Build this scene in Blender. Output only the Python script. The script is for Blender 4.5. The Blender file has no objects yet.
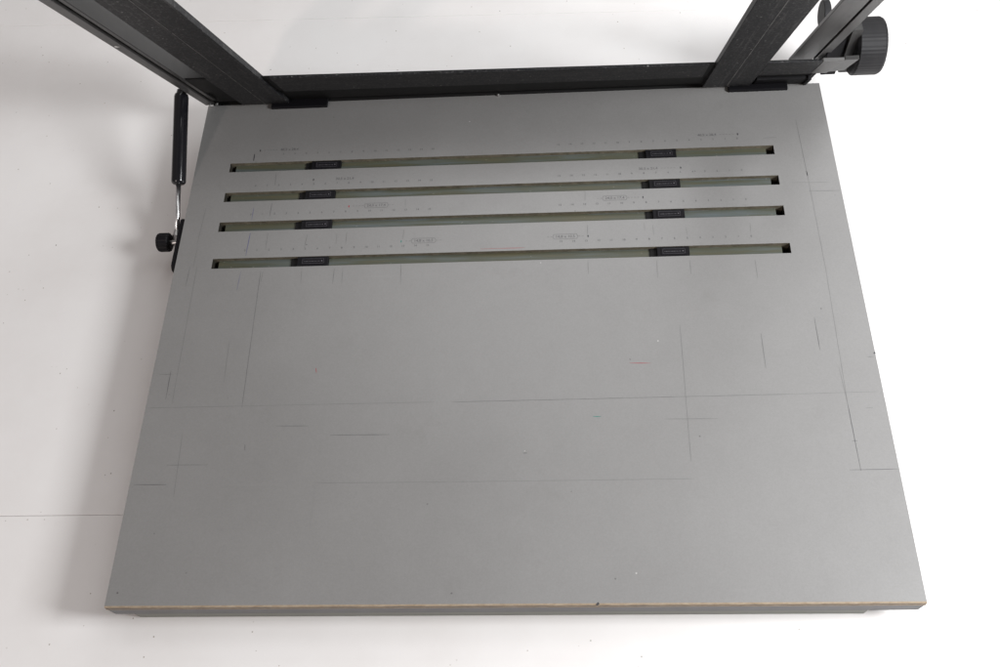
import bpy, bmesh, math, random
from mathutils import Matrix, Vector
random.seed(7)
S = bpy.context.scene
COL = S.collection
H = 0.036                      # board top above the table (metres)

# ------------------------------------------------------------------ materials
def mat(name):
    m = bpy.data.materials.new(name); m.use_nodes = True
    nt = m.node_tree
    b = nt.nodes['Principled BSDF']
    return m, nt, b
def nd(nt, t, **kw):
    n = nt.nodes.new(t)
    for k, v in kw.items():
        if k in n.inputs: n.inputs[k].default_value = v
        else: setattr(n, k, v)
    return n
def coords(nt, scale=(1,1,1)):
    tc = nt.nodes.new('ShaderNodeTexCoord'); mp = nt.nodes.new('ShaderNodeMapping')
    mp.inputs['Scale'].default_value = scale
    nt.links.new(tc.outputs['Object'], mp.inputs['Vector'])
    return mp.outputs['Vector']
def ramp(nt, fac, stops):
    r = nt.nodes.new('ShaderNodeValToRGB')
    e = r.color_ramp.elements
    e[0].position, e[0].color = stops[0][0], (*stops[0][1], 1)
    e[1].position, e[1].color = stops[-1][0], (*stops[-1][1], 1)
    for p, c in stops[1:-1]:
        q = e.new(p); q.color = (*c, 1)
    nt.links.new(fac, r.inputs['Fac'])
    return r.outputs['Color']
def g(v): return (v, v, v)
def mix(nt, fac, a, b, mode='MIX'):
    n = nt.nodes.new('ShaderNodeMix'); n.data_type = 'RGBA'; n.blend_type = mode
    for sock, v in ((n.inputs[0], fac), (n.inputs[6], a), (n.inputs[7], b)):
        if hasattr(v, 'links'): nt.links.new(v, sock)
        elif isinstance(v, (int, float)): sock.default_value = v
        else: sock.default_value = (*v, 1)
    return n.outputs[2]
def noise(nt, vec, scale, detail=3, rough=.55, out='Fac'):
    n = nd(nt, 'ShaderNodeTexNoise', Scale=scale, Detail=detail, Roughness=rough)
    nt.links.new(vec, n.inputs['Vector']); return n.outputs[out]
def specks(nt, vec, scale, size, keep):
    """round specks, a random share of the cells only"""
    v = nd(nt, 'ShaderNodeTexVoronoi', Scale=scale); nt.links.new(vec, v.inputs['Vector'])
    a = nd(nt, 'ShaderNodeMath', operation='LESS_THAN'); a.inputs[1].default_value = size
    nt.links.new(v.outputs['Distance'], a.inputs[0])
    sp = nt.nodes.new('ShaderNodeSeparateColor'); nt.links.new(v.outputs['Color'], sp.inputs[0])
    k = nd(nt, 'ShaderNodeMath', operation='LESS_THAN'); k.inputs[1].default_value = keep
    nt.links.new(sp.outputs[0], k.inputs[0])
    m = nd(nt, 'ShaderNodeMath', operation='MULTIPLY')
    nt.links.new(a.outputs[0], m.inputs[0]); nt.links.new(k.outputs[0], m.inputs[1])
    m2 = nd(nt, 'ShaderNodeMath', operation='MULTIPLY')
    nt.links.new(m.outputs[0], m2.inputs[0]); nt.links.new(sp.outputs[1], m2.inputs[1])
    return m2.outputs[0]
def bump(nt, b, h, strength, dist):
    n = nd(nt, 'ShaderNodeBump', Strength=strength, Distance=dist)
    nt.links.new(h, n.inputs['Height']); nt.links.new(n.outputs['Normal'], b.inputs['Normal'])
def plain(name, col, rough=.5, metal=0., spec=.5):
    m, nt, b = mat(name)
    b.inputs['Base Color'].default_value = (*col, 1); b.inputs['Roughness'].default_value = rough
    b.inputs['Metallic'].default_value = metal; b.inputs['Specular IOR Level'].default_value = spec
    return m

M = {}
# white laminate worktop with dirt specks
m, nt, b = mat('white_laminate'); v = coords(nt)
c = ramp(nt, noise(nt, v, 7, 6, .65), [(.3, (.745,.725,.712)), (.55, (.785,.770,.760)), (.75, (.80,.79,.78))])
c = mix(nt, specks(nt, v, 230, .14, .06), c, (.34,.30,.26))
c = mix(nt, specks(nt, v, 90, .055, .08), c, (.16,.13,.11))
b.inputs['Roughness'].default_value = .42
nt.links.new(c, b.inputs['Base Color']); bump(nt, b, noise(nt, v, 420, 3), .06, .0004); M['table'] = m
M['seam'] = plain('seam_dark', (.70,.67,.64), .8)
# grey laminate of the board
m, nt, b = mat('grey_laminate'); v = coords(nt)
c = ramp(nt, noise(nt, v, 8, 6, .68), [(.25, (.190,.186,.181)), (.5, (.207,.203,.198)), (.75, (.226,.222,.217))])
c = mix(nt, .16, c, ramp(nt, noise(nt, v, 900, 2), [(.3, g(.15)), (.7, g(.26))]))
vs = coords(nt, (1, .04, 1))
c = mix(nt, ramp(nt, noise(nt, vs, 130, 4, .7), [(.66, g(0)), (.80, g(.12))]), c, g(.12))
vh = coords(nt, (.05, 1, 1))
c = mix(nt, ramp(nt, noise(nt, vh, 170, 4, .7), [(.64, g(0)), (.80, g(.16))]), c, (.30,.295,.29))
sm = noise(nt, v, 22, 6, .72)
c = mix(nt, ramp(nt, sm, [(.60, g(0)), (.74, g(.16))]), c, (.125,.118,.110))
c = mix(nt, specks(nt, v, 110, .07, .10), c, (.07,.065,.065))
c = mix(nt, specks(nt, v, 150, .09, .012), c, (.42,.41,.40))
rg = ramp(nt, noise(nt, v, 14, 5, .65), [(.3, g(.30)), (.7, g(.42))]); nt.links.new(rg, b.inputs['Roughness']); b.inputs['Specular IOR Level'].default_value = .7
nt.links.new(c, b.inputs['Base Color']); bump(nt, b, noise(nt, v, 1100, 2), .10, .0003); M['board'] = m
# edge banding (a bluer grey) and raw chipboard
m, nt, b = mat('edge_band'); v = coords(nt)
nt.links.new(ramp(nt, noise(nt, v, 60, 4), [(.3, (.085,.082,.086)), (.7, (.115,.112,.117))]), b.inputs['Base Color'])
b.inputs['Roughness'].default_value = .5; M['band'] = m
m, nt, b = mat('raw_chipboard'); v = coords(nt, (1, 3, 3))
c = ramp(nt, noise(nt, v, 260, 5, .7), [(.25, (.20,.145,.095)), (.5, (.30,.235,.165)), (.8, (.40,.335,.26))])
nt.links.new(c, b.inputs['Base Color']); b.inputs['Roughness'].default_value = .85; M['chip'] = m
# slot floor: greenish steel strip with olive and bluish patches
m, nt, b = mat('slot_strip'); v = coords(nt, (1, 14, 1))
c = ramp(nt, noise(nt, v, 11, 4, .6), [(.34, (.088,.104,.106)), (.46, (.074,.083,.070)), (.54, (.064,.067,.046)), (.66, (.076,.070,.040))])
c = mix(nt, specks(nt, v, 160, .13, .08), c, (.5,.5,.44))
nt.links.new(c, b.inputs['Base Color']); b.inputs['Roughness'].default_value = .45; M['slot'] = m
m, nt, b = mat('slot_wall'); v = coords(nt)
c = ramp(nt, noise(nt, v, 150, 4, .7), [(.3, (.065,.055,.037)), (.7, (.14,.122,.088))])
nt.links.new(c, b.inputs['Base Color']); b.inputs['Roughness'].default_value = .8; M['wall'] = m
M['plinth'] = plain('grey_green_paint', (.20,.205,.18), .6)
M['end'] = plain('shaded_slot_end', (.022,.020,.016), .9, 0, .1)  # shade at the slot ends, put into the wall colour
# black anodised aluminium, smooth and flecked
m, nt, b = mat('black_anodised'); v = coords(nt, (1, 1, 1))
c = ramp(nt, noise(nt, v, 35, 5, .65), [(.3, g(.014)), (.6, (.026,.025,.024)), (.8, (.04,.038,.036))])
nt.links.new(c, b.inputs['Base Color']); b.inputs['Roughness'].default_value = .38; M['black'] = m
for nm, key, st in (('black_scuffed', 'scuff', (1, .05, .03)), ('black_scuffed_bar', 'scuffx', (.04, 1, 1))):
    m, nt, b = mat(nm); v = coords(nt)
    c = ramp(nt, noise(nt, v, 520, 6, .85), [(.38, (.004,.004,.0055)), (.54, (.016,.016,.0175)), (.70, (.125,.123,.120))])
    vs = coords(nt, st)
    c = mix(nt, ramp(nt, noise(nt, vs, 420, 4, .7), [(.56, g(0)), (.74, g(.38))]), c, (.15,.145,.14))
    c = mix(nt, specks(nt, v, 330, .22, .10), c, (.20,.195,.19))
    nt.links.new(c, b.inputs['Base Color']); b.inputs['Roughness'].default_value = .5; b.inputs['Specular IOR Level'].default_value = .2; M[key] = m
M['scratch'] = plain('scratch_line', (.13,.125,.12), .5)
M['pitch'] = plain('recess_shade_black', (.006,.006,.006), .6, 0, .2)  # near black that paints in the shade of recesses
m, nt, b = mat('satin_rail'); v = coords(nt, (1, .15, .1))
c = ramp(nt, noise(nt, v, 260, 4, .6), [(.3, (.028,.027,.0265)), (.7, (.052,.049,.047))])
nt.links.new(c, b.inputs['Base Color']); b.inputs['Roughness'].default_value = .40; M['rail'] = m
M['bright'] = plain('painted_glint', (.075,.073,.071), .45)  # paler grey painting a glint onto the angle bracket
M['plastic'] = plain('black_plastic', (.005,.0047,.006), .55, 0, .2)
M['label'] = plain('dark_insert', (.006,.0055,.0075), .6, 0, .2)
M['pale'] = plain('pale_engraving', (.09,.086,.095), .6)
M['gloss'] = plain('gloss_black_paint', (.008,.008,.010), .16)
M['chrome'] = plain('chrome', (.85,.85,.85), .30, 1.)
M['steel'] = plain('steel', (.62,.61,.60), .3, 1.)
m, nt, b = mat('knob_plastic'); v = coords(nt, (1, 1, 1))
c = ramp(nt, noise(nt, v, 90, 4), [(.3, (.010,.0097,.011)), (.7, (.017,.0165,.018))])
nt.links.new(c, b.inputs['Base Color']); b.inputs['Roughness'].default_value = .55; b.inputs['Specular IOR Level'].default_value = .3; M['knob'] = m
INK = {'k': (.03,.03,.035), 'd': (.088,.087,.090), 'g': (.115,.114,.114), 'f': (.150,.148,.147),
       'b': (.07,.07,.19), 'r': (.30,.03,.04), 't': (.03,.18,.15)}
for k, c in INK.items(): M['ink_' + k] = plain('ink_' + k, c, .6)

# ------------------------------------------------------------------ helpers
def link(name, bm, m, parent=None, bevel=0, smooth=False, M4=None):
    me = bpy.data.meshes.new(name)
    bmesh.ops.recalc_face_normals(bm, faces=bm.faces)
    bm.to_mesh(me); bm.free()
    ms = m if isinstance(m, (list, tuple)) else [m]
    for x in ms: me.materials.append(x)
    if smooth:
        for p in me.polygons: p.use_smooth = True
    o = bpy.data.objects.new(name, me); COL.objects.link(o)
    if parent: o.parent = parent
    if bevel:
        bv = o.modifiers.new('Bevel', 'BEVEL'); bv.width = bevel; bv.segments = 2; bv.limit_method = 'ANGLE'
        bv.angle_limit = math.radians(40)
    return o
def hexa(bm, P, mi=0):
    """8 corners, bottom ring then top ring"""
    vs = [bm.verts.new(p) for p in P]
    for f in ((3,2,1,0), (4,5,6,7), (0,1,5,4), (1,2,6,5), (2,3,7,6), (3,0,4,7)):
        bm.faces.new([vs[i] for i in f]).material_index = mi
def box(bm, x0, x1, y0, y1, z0, z1, fn=None, mi=0):
    P = [(x0,y0,z0), (x1,y0,z0), (x1,y1,z0), (x0,y1,z0), (x0,y0,z1), (x1,y0,z1), (x1,y1,z1), (x0,y1,z1)]
    hexa(bm, [fn(*p) if fn else p for p in P], mi)
def quad(bm, *P):
    return bm.faces.new([bm.verts.new(p) for p in P])
def lathe(bm, A, B, prof, n=32, knurl=None):
    """prof: (t along A->B in metres, radius); closed ends"""
    A, B = Vector(A), Vector(B); d = (B - A).normalized()
    q = d.to_track_quat('Z', 'Y'); rings = []
    for t, r in prof:
        ring = []
        for i in range(n):
            w = 2*math.pi*i/n
            rr = r*(1 - (knurl if (knurl and i % 2) else 0)) if r > 0 else r
            ring.append(bm.verts.new(A + d*t + q @ Vector((rr*math.cos(w), rr*math.sin(w), 0))))
        rings.append(ring)
    for a, c in zip(rings, rings[1:]):
        for i in range(n):
            bm.faces.new((a[i], a[(i+1) % n], c[(i+1) % n], c[i]))
    bm.faces.new(rings[0][::-1]); bm.faces.new(rings[-1])
def empty(name, loc=(0,0,0)):
    o = bpy.data.objects.new(name, None); COL.objects.link(o); o.location = loc
    o.empty_display_size = .02
    return o
def tag(o, label=None, cat=None, group=None, kind=None):
    if label: o['label'] = label
    if cat: o['category'] = cat
    if group: o['group'] = group
    if kind: o['kind'] = kind
    return o

# ------------------------------------------------------------------ worktable
table = tag(empty('worktable', (0, .2, 0)), 'white laminate worktable with fine panel seams and dirt specks under the grey board', 'table')
def slab(pts, z0=-.03, z1=0):
    bm = bmesh.new()
    hexa(bm, [(x, y-.2, z0) for x, y in pts] + [(x, y-.2, z1) for x, y in pts])
    return link('table_panel', bm, M['table'], table, bevel=.0004)
gp = .00010
X0, X1 = -1.6, 1.4
def back(x): return .5816 - .0266*x*1.0
slab([(X0,-.7), (X1,-.7), (X1,.0751-gp), (X0,.0751-gp)])
slab([(X0,.0751+gp), (X1,.0751+gp), (X1,back(X1)-gp), (X0,back(X0)-gp)])
slab([(X0,back(X0)+gp), (X1,back(X1)+gp), (X1,1.3), (X0,1.3)])
bm = bmesh.new(); box(bm, X0+.02, X1-.02, -.88, 1.08, -.05, -.0305)
link('table_underframe', bm, M['seam'], table)

# ------------------------------------------------------------------ printing stand: board
W, D, T, SD = .27, .4425, .0185, .0034
SL, SR, SW = -.2395, .2221, .00475
ROWS = [.2726, .3088, .3393, .3708]
stand = tag(empty('printing_stand', (0, .2, 0)), 'grey slotted baseboard with a raised black hinged frame, knob and gas spring', 'printing stand')
def L(x, y, z): return (x, y-.2, z+H)          # board coordinates -> stand coordinates

bm = bmesh.new()
xs = [-W, SL, SR, W]; ys = [0] + sum([[r-SW, r+SW] for r in ROWS], []) + [D]
vt = {}
def V(x, y, z):
    k = (round(x,6), round(y,6), round(z,6))
    if k not in vt: vt[k] = bm.verts.new(L(x, y, z))
    return vt[k]
CH = .0016                                      # worn front arris
for i in range(3):
    for j in range(len(ys)-1):
        if i == 1 and j % 2 == 1: continue
        bm.faces.new([V(xs[i],ys[j],0), V(xs[i+1],ys[j],0), V(xs[i+1],ys[j+1],0), V(xs[i],ys[j+1],0)])
for r in ROWS:                                  # slot walls
    P = [(SL,r-SW), (SR,r-SW), (SR,r+SW), (SL,r+SW)]
    for k in range(4):
        a, c = P[k], P[(k+1) % 4]
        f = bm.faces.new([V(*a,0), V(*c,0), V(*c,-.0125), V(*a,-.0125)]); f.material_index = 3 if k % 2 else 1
def side(a, c, z0, z1, mi=0):
    bm.faces.new([V(*a,z0), V(*c,z0), V(*c,z1), V(*a,z1)]).material_index = mi
nb = len(ys)
for j in range(nb-1):
    for x in (-W, W): side((x,ys[j]), (x,ys[j+1]), 0, -T, 2)
for i in range(3):
    side((xs[i],D), (xs[i+1],D), 0, -T, 2)
    side((xs[i],0), (xs[i+1],0), 0, -T, 2)
bm.faces.new([V(x,y,-T) for x, y in ((-W,0),(W,0),(W,D),(-W,D))])
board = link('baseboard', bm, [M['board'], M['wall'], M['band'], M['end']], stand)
# front edge: worn raw chipboard arris, then grey banding below
bm = bmesh.new()
N = 90; rows = []
for i in range(N+1):
    x = -W + 2*W*i/N
    w = .0009 + .00025*random.random()
    rows.append([bm.verts.new(L(x, *p)) for p in ((.0000, .00002), (-w, -.0003*random.random()), (-w-.0003, -.0017-.0002*random.random()), (-.0004, -.0022))])
for a, c in zip(rows, rows[1:]):
    for k in range(3): bm.faces.new((a[k], c[k], c[k+1], a[k+1]))
link('worn_edge', bm, M['chip'], board)
bm = bmesh.new(); box(bm, -W, W, -.0014, .0004, -T, -.0021, L)
link('edge_band', bm, M['band'], board, bevel=.0003)
bm = bmesh.new(); box(bm, -W, W, -.00165, -.0012, -.0040, -.0031, L)
link('core_line', bm, M['chip'], board)
bm = bmesh.new(); box(bm, -W+.010, W-.030, .0002, D-.01, -H+.0002, -T-.0002, L)
link('plinth', bm, M['plinth'], board)
for r in ROWS:
    bm = bmesh.new(); box(bm, SL+.0042, SR-.0058, r-SW-.0005, r+SW+.0005, -SD-.0030, -SD, L)
    link('slot_floor', bm, M['slot'], board)
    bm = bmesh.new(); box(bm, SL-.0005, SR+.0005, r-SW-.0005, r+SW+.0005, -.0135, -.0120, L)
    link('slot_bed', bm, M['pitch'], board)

# ruled pencil and pen lines on the board
SEGS = [
    (-0.2198,0.3853,-0.2197,0.3776,0.90,"k"),
    (-0.2516,0.2700,-0.2503,0.1484,0.25,"f"),
    (-0.2574,0.2702,-0.2578,0.2512,0.25,"g"),
    (-0.1983,0.2645,-0.1965,0.1445,0.30,"g"),
    (-0.2561,0.1757,-0.2558,0.1521,0.40,"d"),
    (-0.2647,0.1734,-0.2535,0.1733,0.30,"g"),
    (-0.2144,0.2010,-0.2134,0.1658,0.25,"f"),
    (-0.2691,0.1455,-0.0527,0.1461,0.25,"f"),
    (-0.0398,0.1458,0.2078,0.1471,0.30,"g"),
    (0.2078,0.1471,0.2663,0.1479,0.25,"f"),
    (-0.1689,0.1291,-0.1446,0.1288,0.35,"g"),
    (-0.1280,0.1213,-0.0843,0.1209,0.35,"d"),
    (-0.1900,0.1150,-0.1893,0.1102,0.40,"d"),
    (-0.1441,0.1761,-0.1432,0.1718,0.40,"r"),
    (-0.2453,0.1000,-0.2150,0.0998,0.30,"g"),
    (-0.2381,0.1251,-0.2360,0.0759,0.25,"f"),
    (-0.2668,0.0854,-0.2429,0.0852,0.40,"d"),
    (-0.1345,0.0849,-0.0392,0.0843,0.25,"f"),
    (-0.0392,0.0843,0.1307,0.0843,0.25,"f"),
    (0.0915,0.1748,0.1068,0.1744,0.40,"r"),
    (0.1136,0.1294,0.1512,0.1290,0.30,"g"),
    (0.1308,0.2060,0.1294,0.0973,0.25,"f"),
    (0.0625,0.1323,0.0684,0.1322,0.50,"t"),
    (0.0121,0.1051,0.0152,0.1051,0.60,"d"),
    (0.1177,0.2647,0.1171,0.2481,0.25,"g"),
    (0.0638,0.2665,0.0639,0.2535,0.25,"g"),
    (0.1434,0.2639,0.1430,0.2510,0.25,"g"),
    (0.1934,0.2623,0.1934,0.2458,0.30,"g"),
    (0.1899,0.1970,0.1898,0.1684,0.35,"g"),
    (0.2308,0.2097,0.2308,0.1822,0.35,"d"),
    (0.2459,0.2529,0.2435,0.1385,0.20,"f"),
    (0.2435,0.1385,0.2440,0.0885,0.40,"d"),
    (0.2365,0.0891,0.2696,0.0893,0.40,"d"),
    (0.2634,0.1758,0.2685,0.1759,0.30,"g"),
    (0.2555,0.1352,0.2605,0.1352,0.30,"g"),
    (0.2417,0.1105,0.2455,0.1105,0.40,"d"),
    (0.2422,0.1680,0.2435,0.1385,0.20,"f"),
    (0.2443,0.4024,0.2455,0.3362,0.25,"g"),
    (0.2455,0.3362,0.2459,0.2529,0.25,"f"),
    (0.2452,0.3474,0.2454,0.3423,0.70,"k"),
    (0.2441,0.3271,0.2688,0.3267,0.30,"g"),
    (0.2320,0.3362,0.2622,0.3353,0.25,"f"),
    (0.2148,0.3836,0.2258,0.3839,0.40,"g"),
    (0.1937,0.2976,0.1932,0.2883,0.25,"g"),
    (0.1169,0.2982,0.1170,0.2885,0.25,"g"),
    (0.1430,0.2953,0.1432,0.2876,0.25,"f"),
    (0.1101,0.3004,0.1103,0.2926,0.25,"f"),
    (-0.1981,0.3640,-0.1975,0.3508,0.30,"d"),
    (-0.2125,0.3274,-0.2128,0.3151,0.40,"b"),
    (-0.1977,0.3320,-0.1980,0.3182,0.30,"d"),
    (-0.2120,0.3020,-0.2128,0.2794,0.40,"b"),
    (-0.1972,0.3015,-0.1972,0.2847,0.30,"g"),
    (-0.1640,0.2993,-0.1651,0.2860,0.25,"g"),
    (-0.1314,0.3002,-0.1313,0.2883,0.25,"g"),
    (-0.0843,0.3009,-0.0847,0.2916,0.30,"g"),
    (-0.1395,0.2995,-0.1393,0.2886,0.25,"f"),
    (-0.2146,0.2644,-0.2152,0.2471,0.25,"b"),
    (-0.1964,0.2639,-0.1969,0.2540,0.25,"g"),
    (-0.1649,0.2663,-0.1642,0.2516,0.25,"g"),
    (-0.1384,0.2654,-0.1384,0.2508,0.30,"g"),
    (-0.1316,0.2652,-0.1312,0.2506,0.25,"g"),
    (-0.0848,0.2675,-0.0840,0.2478,0.25,"g"),
    (0.0648,0.3001,0.0645,0.2903,0.25,"g"),
    (-0.0214,0.2798,0.0142,0.2798,0.30,"r"),
    (0.0641,0.3352,0.0637,0.3250,0.25,"g"),
    (-0.0848,0.3318,-0.0845,0.3236,0.25,"g"),
    (-0.2537,0.3289,-0.2552,0.2916,0.22,"f"),
    (-0.2542,0.2905,-0.2548,0.2691,0.22,"f"),
    (-0.2839,0.3532,-0.2630,0.3535,0.22,"f"),
    (0.1895,0.3152,0.1942,0.3150,0.25,"f"),]
by = {}
for s in SEGS: by.setdefault(s[5], []).append(s)
def strip(bm, x0, y0, x1, y1, w, z=.00008):
    d = Vector((x1-x0, y1-y0, 0)); 
    if d.length < 1e-7: return
    n = Vector((-d.y, d.x, 0)).normalized()*w/2
    quad(bm, *[L(p.x, p.y, z) for p in (Vector((x0,y0,0))-n, Vector((x1,y1,0))-n, Vector((x1,y1,0))+n, Vector((x0,y0,0))+n)])
KIND = {'k': 'ink_tick', 'b': 'pen_line', 'r': 'pen_dash', 't': 'pen_dash'}
for k, ss in by.items():
    for (x0, y0, x1, y1, w, _) in ss:
        x0 = max(min(x0, W-.001), -W+.001)
        bm = bmesh.new(); n = max(2, int(math.hypot(x1-x0, y1-y0)/.006)); d = Vector((x1-x0, y1-y0)).normalized(); nn = Vector((-d.y, d.x))
        pr = None                                # hand-ruled: the width wavers and fades at the ends
        for i in range(n+1):
            t_ = i/n; q = w*.0005*random.uniform(.7, 1.3)*(.45 if i in (0, n) else 1); jj = random.uniform(-.00005, .00005)
            c_ = Vector((x0+(x1-x0)*t_, y0+(y1-y0)*t_)) + nn*jj
            cur = [bm.verts.new(L(*(c_+nn*e), .00008)) for e in (q, -q)]
            if pr: bm.faces.new((pr[0], pr[1], cur[1], cur[0]))
            pr = cur
        link(KIND.get(k, 'pencil_line'), bm, M['ink_'+k], board)

# printed scales and size labels
def text_bm(bm, s, x, y, size, align='CENTER', z=.00010):
    cu = bpy.data.curves.new('lettering', 'FONT'); cu.body = s; cu.size = size; cu.align_x = align; cu.align_y = 'CENTER'
    cu.resolution_u = 2
    o = bpy.data.objects.new('lettering', cu); COL.objects.link(o)
    dg = bpy.context.evaluated_depsgraph_get(); me = bpy.data.meshes.new_from_object(o.evaluated_get(dg))
    me.transform(Matrix.Translation(Vector(L(x, y, z)))); bm.from_mesh(me)
    bpy.data.objects.remove(o); bpy.data.curves.remove(cu); bpy.data.meshes.remove(me)
TY = [.2848, .3208, .3506, .3841]
MY = [(.2895,.0754,.0572), (.3262,.1214,.0985), (.3553,.1543,.1275), (.3890,.2047,.1790)]
TXT = ['14,8 x 10,5', '24,0 x 17,4', '30,5 x 21,4', '40,5 x 28,4']
CX = -.0105
for r in range(4):
    for sgn in (-1, 1):
        bm = bmesh.new()
        for n in range(2 if r == 3 and sgn < 0 else 0, 16):
            x = CX + sgn*(.0537 + .01*(15-n))
            text_bm(bm, str(n), x, TY[r], .0026)
        link('printed_scale', bm, M['ink_d'], board)
        y, mx, lx = MY[r]
        bm = bmesh.new()
        text_bm(bm, TXT[r], CX + sgn*lx, y, .0035)
        wl = len(TXT[r])*.00086
        e = lx + wl + .001
        if r < 2:
            hx, hy = wl+.0006, .0023
            cx_ = CX + sgn*lx
            for q in ((-hx+.001,-hy,hx-.001,-hy), (-hx+.001,hy,hx-.001,hy), (-hx,0,-hx+.001,hy), (-hx,0,-hx+.001,-hy), (hx,0,hx-.001,hy), (hx,0,hx-.001,-hy)):
                strip(bm, cx_+q[0], y+q[1], cx_+q[2], y+q[3], .00022)
        # dashed leader from the wording to the mark, and a short one on the other side
        if r != 2 or sgn > 0:
            k = e
            while k < mx - .004:
                strip(bm, CX+sgn*k, y, CX+sgn*(k+.0016), y, .00022); k += .0026
        k = lx - wl - .001
        for q in range(2 if r < 2 else 0):
            strip(bm, CX+sgn*k, y, CX+sgn*(k-.0014), y, .00020); k -= .0026
        link('size_label', bm, M['ink_d'], board)
        bm = bmesh.new()
        c = Vector((CX+sgn*mx, y, 0)); h = .0011
        quad(bm, *[L(c.x+a, c.y+d, .00010) for a, d in ((-.0006,0), (0,-h*1.5), (.0006,0), (0,h))])
        tag(link('position_mark', bm, M['ink_' + ('r' if (r in (1,) and sgn < 0) else 't' if (r == 0 and sgn < 0) else 'k')], board))
# nick in the right edge, chip at the front
for x, y, q in ((.2695, .179, .0010), (.0605, -.0004, .0013)):
    bm = bmesh.new()
    quad(bm, *[L(x+a*q, y+d*q, .00012) for a, d in ((-1,-.4), (-.2,-.9), (.9,-.2), (.3,.9))])
    link('nick', bm, M['ink_k'], board)

# ------------------------------------------------------------------ slide blocks in the slots
WHERE = ['first slot from the front', 'second slot from the front', 'third slot from the front', 'rear slot nearest the hinged frame']
SX = [(-.1697,.1184,.0258), (-.1705,.1177,.0258), (-.1705,.1167,.0258), (-.1683,.1160,.0255)]
bl = 0.0255
proto = None
def make_block():
    t = empty('slide_block')
    h = .0032
    bm = bmesh.new(); box(bm, 0, bl, -.0046, .0046, 0, h)
    link('body', bm, M['plastic'], t, bevel=.0004)
    bm = bmesh.new(); box(bm, -.0055, .0002, -.0045, .0045, 0, h-.0022)  # added low black step, stands in for the block's shadow
    link('shadow_step', bm, M['pitch'], t, bevel=.0003)
    bm = bmesh.new(); box(bm, .0032, bl-.0022, -.0032, .0032, h-.0002, h+.0004)
    pl = link('insert_plate', bm, M['label'], t, bevel=.0002)
    bm = bmesh.new()
    def ln(x0, y0, x1, y1, w):
        d = Vector((x1-x0, y1-y0, 0)); n = Vector((-d.y, d.x, 0)).normalized()*w/2
        a, c = Vector((x0,y0,h+.00048)), Vector((x1,y1,h+.00048))
        quad(bm, a-n, c-n, c+n, a+n)
    x0, x1 = .0046, bl-.0036
    for q in (((x0,.0022),(x1,.0022)), ((x0,-.0022),(x1,-.0022)), ((x0,-.0022),(x0,.0022)), ((x1,-.0022),(x1,.0022))):
        ln(*q[0], *q[1], .00016)
    k = x0+.0012
    while k < x1-.003:
        ln(k, -.0002, k+.0008, -.0002, random.choice((.0003,.0006,.0004))); k += .0012
    link('engraved_line', bm, M['pale'], pl)
    bm = bmesh.new()
    lathe(bm, (x1-.0016,0,h), (x1-.0016,0,h+.001), [(0,.0006), (.00052,.0006), (.00058,.0004)], 10)
    link('pin', bm, M['pale'], pl)
    return t
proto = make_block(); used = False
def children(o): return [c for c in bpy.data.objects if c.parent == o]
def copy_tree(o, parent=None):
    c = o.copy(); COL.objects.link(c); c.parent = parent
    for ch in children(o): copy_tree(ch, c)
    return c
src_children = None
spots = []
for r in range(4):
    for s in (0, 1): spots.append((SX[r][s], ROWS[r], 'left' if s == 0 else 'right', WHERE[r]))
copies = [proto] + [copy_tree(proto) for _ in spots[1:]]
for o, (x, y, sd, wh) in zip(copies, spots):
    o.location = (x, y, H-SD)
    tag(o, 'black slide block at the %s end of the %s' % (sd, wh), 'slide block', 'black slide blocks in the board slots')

# ------------------------------------------------------------------ hinged frame, swung up about 60 degrees
A = Vector((0, -.489, .8723)); U = Vector((0, -.8723, -.489)); O = Vector((0, .4395, .004))
def F(x, s, v):
    p = O + A*s + U*v
    return L(x, p.y, p.z)
def fbox(bm, x0, x1, s0, s1, v0, v1, mi=0): box(bm, x0, x1, s0, s1, v0, v1, F, mi)
TOP = .43
# rear cross beam: recessed web, its deep shade coloured black, with a scuffed flange
bm = bmesh.new()
fbox(bm, -.262, .262, -.012, .034, -.0065, -.0032)
fbox(bm, -.266, .258, -.012, -.006, -.012, -.0005)
beam = link('cross_beam', bm, M['pitch'], stand, bevel=.0006)
def s0(x): return .0345 - .0165*x
def s1(x): return .0745 - .033*x
for x0, x1 in ((-.1880, .1640), (.2102, .2530)):
    bm = bmesh.new()
    hexa(bm, [F(x0,s0(x0),-.0014), F(x1,s0(x1),-.0014), F(x1,s1(x1),-.0014), F(x0,s1(x0),-.0014),
              F(x0,s0(x0),0), F(x1,s0(x1),0), F(x1,s1(x1),0), F(x0,s1(x0),0)])
    link('flange', bm, M['scuffx'], beam, bevel=.0004)
bm = bmesh.new()                                # inner web carrying the flange, its black stands in for shadow by the clamp bars
x0, x1 = -.262, .250
hexa(bm, [F(x0,s0(x0)-.002,-.0048), F(x1,s0(x1)-.002,-.0048), F(x1,s1(x1)-.003,-.0030), F(x0,s1(x0)-.003,-.0030),
          F(x0,s0(x0)-.002,-.0018), F(x1,s0(x1)-.002,-.0018), F(x1,s1(x1)-.003,-.0016), F(x0,s1(x0)-.003,-.0016)])
link('web', bm, M['pitch'], beam)
bm = bmesh.new()
lathe(bm, F(-.0085,-.004,-.001), F(-.0085,-.004,.002), [(0,.0014), (.0012,.0014), (.0018,.0006)], 12)
link('screw', bm, M['steel'], beam)
# far cross bar closing the frame
bm = bmesh.new(); fbox(bm, -.262, .262, TOP-.035, TOP, -.040, -.014)
link('end_bar', bm, M['black'], stand, bevel=.0006)
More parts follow.
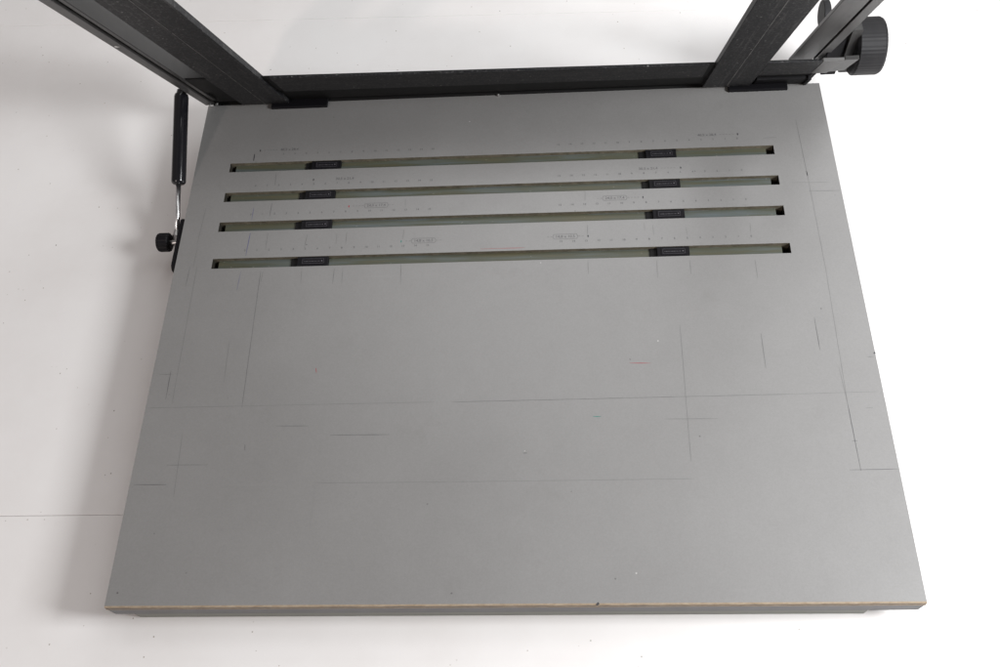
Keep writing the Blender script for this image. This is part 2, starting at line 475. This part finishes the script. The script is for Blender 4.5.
# left side rail: outer lip, groove, tall inner wall
bm = bmesh.new()
fbox(bm, -.2705, -.2626, .000, TOP, -.046, 0)
rl = link('side_rail', bm, M['rail'], stand, bevel=.0004)
bm = bmesh.new(); fbox(bm, -.2624, -.2608, .004, TOP, -.046, -.0025)
link('groove', bm, M['pitch'], rl)
bm = bmesh.new(); fbox(bm, -.2606, -.2570, .012, TOP, -.046, -.0012)
link('inner_wall', bm, M['black'], rl, bevel=.0004)
bm = bmesh.new(); fbox(bm, -.2568, -.2380, .020, .024, -.040, -.004)
link('corner_plate', bm, M['rail'], rl)
bm = bmesh.new()
lathe(bm, F(-.2672,.177,-.001), F(-.2672,.177,.002), [(0,.0018), (.0010,.0018), (.0014,.0008)], 14)
link('screw', bm, M['steel'], rl)
bm = bmesh.new()
for x in (-.2665, -.2600):
    lathe(bm, F(x,.0015,-.001), F(x,.0015,.002), [(0,.0013), (.0012,.0013), (.0017,.0006)], 12)
link('corner_screws', bm, M['steel'], rl)
# right side rail
bm = bmesh.new()
fbox(bm, .2648, .2732, -.004, TOP, -.0225, -.0195)
rr = link('side_rail', bm, M['rail'], stand, bevel=.0004)
bm = bmesh.new(); fbox(bm, .2626, .2649, -.004, TOP, -.0235, -.0222)
link('groove', bm, M['pitch'], rr)
bm = bmesh.new(); fbox(bm, .2440, .2627, -.004, TOP, -.0225, -.0195)
link('inner_wall', bm, M['rail'], rr, bevel=.0004)
# two flat clamp bars
for x0, x1, tx in ((-.2370, -.1948, 0), (.1692, .2096, 0)):
    bm = bmesh.new(); fbox(bm, x0, x1, .000, TOP-.04, -.0042, .0008)
    cb = link('clamp_bar', bm, M['scuff'], stand, bevel=.0004)
    bm = bmesh.new(); xm = (x0+x1)/2
    n = 60
    for i in range(n):
        if random.random() < .03: continue
        s0_, s1_ = .002+(TOP-.05)*i/n, .002+(TOP-.05)*(i+1)/n
        w = random.uniform(.00012, .00032); j = random.uniform(-.0001, .0001)
        quad(bm, F(xm-w+j,s0_,.00095), F(xm+w+j,s0_,.00095), F(xm+w+j,s1_,.00095), F(xm-w+j,s1_,.00095))
    link('scribed_line', bm, M['scratch'], cb)
# hinge leaves lying on the board
for x0, x1 in ((-.211, -.1605), (.1915, .2418)):
    bm = bmesh.new(); box(bm, x0, x1, .4352, .452, .0002, .0030, L)
    hg = link('hinge_leaf', bm, M['plastic'], stand, bevel=.0004)
    bm = bmesh.new(); lathe(bm, L(x0,.4475,.0045), L(x1,.4475,.0045), [(0,.0030), (x1-x0,.0030)], 16)
    link('hinge_barrel', bm, M['plastic'], hg, smooth=False)
# right end: pivot block, angled bracket and big knob
KX, KY, KZ = .2905, .4534, .0303
bm = bmesh.new()
lathe(bm, L(KX,KY,KZ), L(KX+.024,KY,KZ), [(0,.017), (.0002,.0215), (.002,.0236), (.0215,.0236), (.0235,.0225), (.024,.019)], 96, knurl=.007)
kn = link('adjusting_knob', bm, M['knob'], stand)
bm = bmesh.new(); lathe(bm, L(KX-.012,KY,KZ), L(KX+.001,KY,KZ), [(0,.006), (.0128,.006)], 20)
link('spindle', bm, M['plastic'], kn, smooth=False)
bm = bmesh.new(); box(bm, .2700, .2825, .446, .466, .006, .058, L)
pb = link('pivot_block', bm, M['plastic'], stand, bevel=.0006)
bm = bmesh.new(); box(bm, .2838, .2925, .444, .466, .010, .0575, L)
link('pivot_plate', bm, M['black'], pb, bevel=.0005)
bm = bmesh.new(); lathe(bm, L(.2936,.4435,.046), L(.2936,.4415,.046), [(0,.0012), (.0014,.0012), (.002,.0006)], 12)
link('screw', bm, M['steel'], pb)
def plate(pts, v0, v1):
    b_ = bmesh.new(); hexa(b_, [F(x,q,v0) for x, q in pts] + [F(x,q,v1) for x, q in pts]); return b_
ab = link('angle_bracket', plate([(.2534,.0312), (.2660,.0303), (.2704,.0655), (.2534,.0665)], -.003, .0001), M['bright'], stand, bevel=.0004)
link('bracket_wing', plate([(.2662,.0303), (.2795,.0340), (.2815,.0660), (.2706,.0655)], -.004, -.0008), M['black'], ab, bevel=.0004)
bm = bmesh.new(); lathe(bm, F(.2570,.050,-.0420), F(.2625,.050,-.0420), [(0,.0105), (.0004,.0115), (.0050,.0115), (.0055,.0105)], 28)
link('clamp_disc', bm, M['knob'], stand)
bm = bmesh.new(); fbox(bm, .2130, .2560, -.006, .012, -.006, -.001); fbox(bm, .2555, .2585, -.010, .014, -.008, .001)
link('latch_plate', bm, M['plastic'], stand, bevel=.0005)

# ------------------------------------------------------------------ gas spring on the left
GX = -.2800
P0, P1 = Vector((GX-.0005,.306,-.0150)), Vector((GX+.0015,.4275,.0365))
d = (P1-P0); ln_ = d.length
sp = P0 + d*.372
bm = bmesh.new()
lt = (P1-sp).length
lathe(bm, L(*sp), L(*P1), [(0,.0030), (.0004,.0045), (.0016,.0057), (.0032,.0060), (lt-.0065,.0060), (lt-.004,.0056), (lt-.003,.0042), (lt,.0038)], 40)
gs = link('gas_spring', bm, M['gloss'], stand, smooth=False)
for p in gs.data.polygons: p.use_smooth = len(p.vertices) == 4
bm = bmesh.new(); lathe(bm, L(*P0), L(*(sp+d.normalized()*.001)), [(0,.0021), ((sp-P0).length+.001,.0021)], 24)
rod = link('rod', bm, M['chrome'], gs)
for p in rod.data.polygons: p.use_smooth = len(p.vertices) == 4
bm = bmesh.new()
lathe(bm, L(*(P0-d.normalized()*.004)), L(*(P0+d.normalized()*.010)), [(0,.0030), (.004,.0036), (.009,.0036), (.0135,.0026)], 16)
link('rod_end', bm, M['steel'], gs)
bm = bmesh.new()
kc = P0 + Vector((-.004,-.0015,.0015))
lathe(bm, L(kc.x,kc.y,kc.z), L(kc.x-.011,kc.y,kc.z), [(0,.0055), (.0006,.0074), (.0015,.0080), (.0092,.0080), (.0104,.0074), (.011,.0060)], 40, knurl=.05)
link('thumb_knob', bm, M['plastic'], gs)
bm = bmesh.new(); lathe(bm, L(kc.x+.012,kc.y,kc.z), L(kc.x,kc.y,kc.z), [(0,.0020), (.0125,.0020)], 14)
link('stud', bm, M['steel'], gs)
bm = bmesh.new()
ny = 10; ring = []
y0, y1, z0, z1 = .2700, .3215, -.0150, -.0010
pts = []
for cy_, cz_, a0 in ((y1-.005, z1-.0045, 0), (y0+.005, z1-.0045, 90), (y0+.005, z0+.0045, 180), (y1-.005, z0+.0045, 270)):
    for k in range(5):
        w = math.radians(a0 + k*22.5); pts.append((cy_+.005*math.cos(w), cz_+.0045*math.sin(w)))
va = [bm.verts.new(L(-.2743,y,z)) for y, z in pts]; vb = [bm.verts.new(L(-.2702,y,z)) for y, z in pts]
bm.faces.new(va); bm.faces.new(vb[::-1])
for i in range(len(va)): bm.faces.new((va[i], va[(i+1) % len(va)], vb[(i+1) % len(va)], vb[i]))
link('spring_bracket', bm, M['plastic'], stand, bevel=.0004)

# ------------------------------------------------------------------ light
w = bpy.data.worlds.new('World'); S.world = w; w.use_nodes = True
bg = w.node_tree.nodes['Background']; bg.inputs['Color'].default_value = (1, .92, .89, 1); bg.inputs['Strength'].default_value = .18
def area(name, loc, target, sx, sy, power, col):
    l = bpy.data.lights.new(name, 'AREA'); l.shape = 'RECTANGLE'; l.size = sx; l.size_y = sy; l.energy = power; l.color = col
    o = bpy.data.objects.new(name, l); COL.objects.link(o); o.location = loc
    o.rotation_euler = (Vector(target)-Vector(loc)).to_track_quat('-Z', 'Y').to_euler()
    return o
area('window_light', (.87, -.04, .68), (.1, .2, 0), .32, .32, 17, (.97, .985, 1))
area('skylight_panel', (.62, 1.40, 1.75), (.1, .3, 0), 2.1, 2.1, 26, (.98, .99, 1))
area('room_lamp', (-1.20, -1.45, 1.30), (-.1, .3, 0), .19, .19, 12, (1, .87, .82))

# ------------------------------------------------------------------ camera
cam = bpy.data.cameras.new('camera'); co = bpy.data.objects.new('camera', cam); COL.objects.link(co); S.camera = co
cam.sensor_width = 36; cam.sensor_fit = 'HORIZONTAL'; cam.lens = 36*.935; cam.clip_start = .01; cam.clip_end = 50
R = ((0.9980174613609288, 0.008309959853436417, -0.06238662826216274), (-0.022702308728771894, -0.8769800579194795, -0.4799901907226122), (-0.058700528081700724, 0.48045491211848423, -0.8750527557948429))
m4 = Matrix(((R[0][0], -R[1][0], -R[2][0], .0367), (R[0][1], -R[1][1], -R[2][1], -.1392), (R[0][2], -R[1][2], -R[2][2], .6218+H), (0,0,0,1)))
co.matrix_world = m4
S.view_settings.view_transform = 'Standard'; S.view_settings.look = 'None'; S.view_settings.exposure = 0; S.view_settings.gamma = 1
S.render.engine = 'CYCLES'
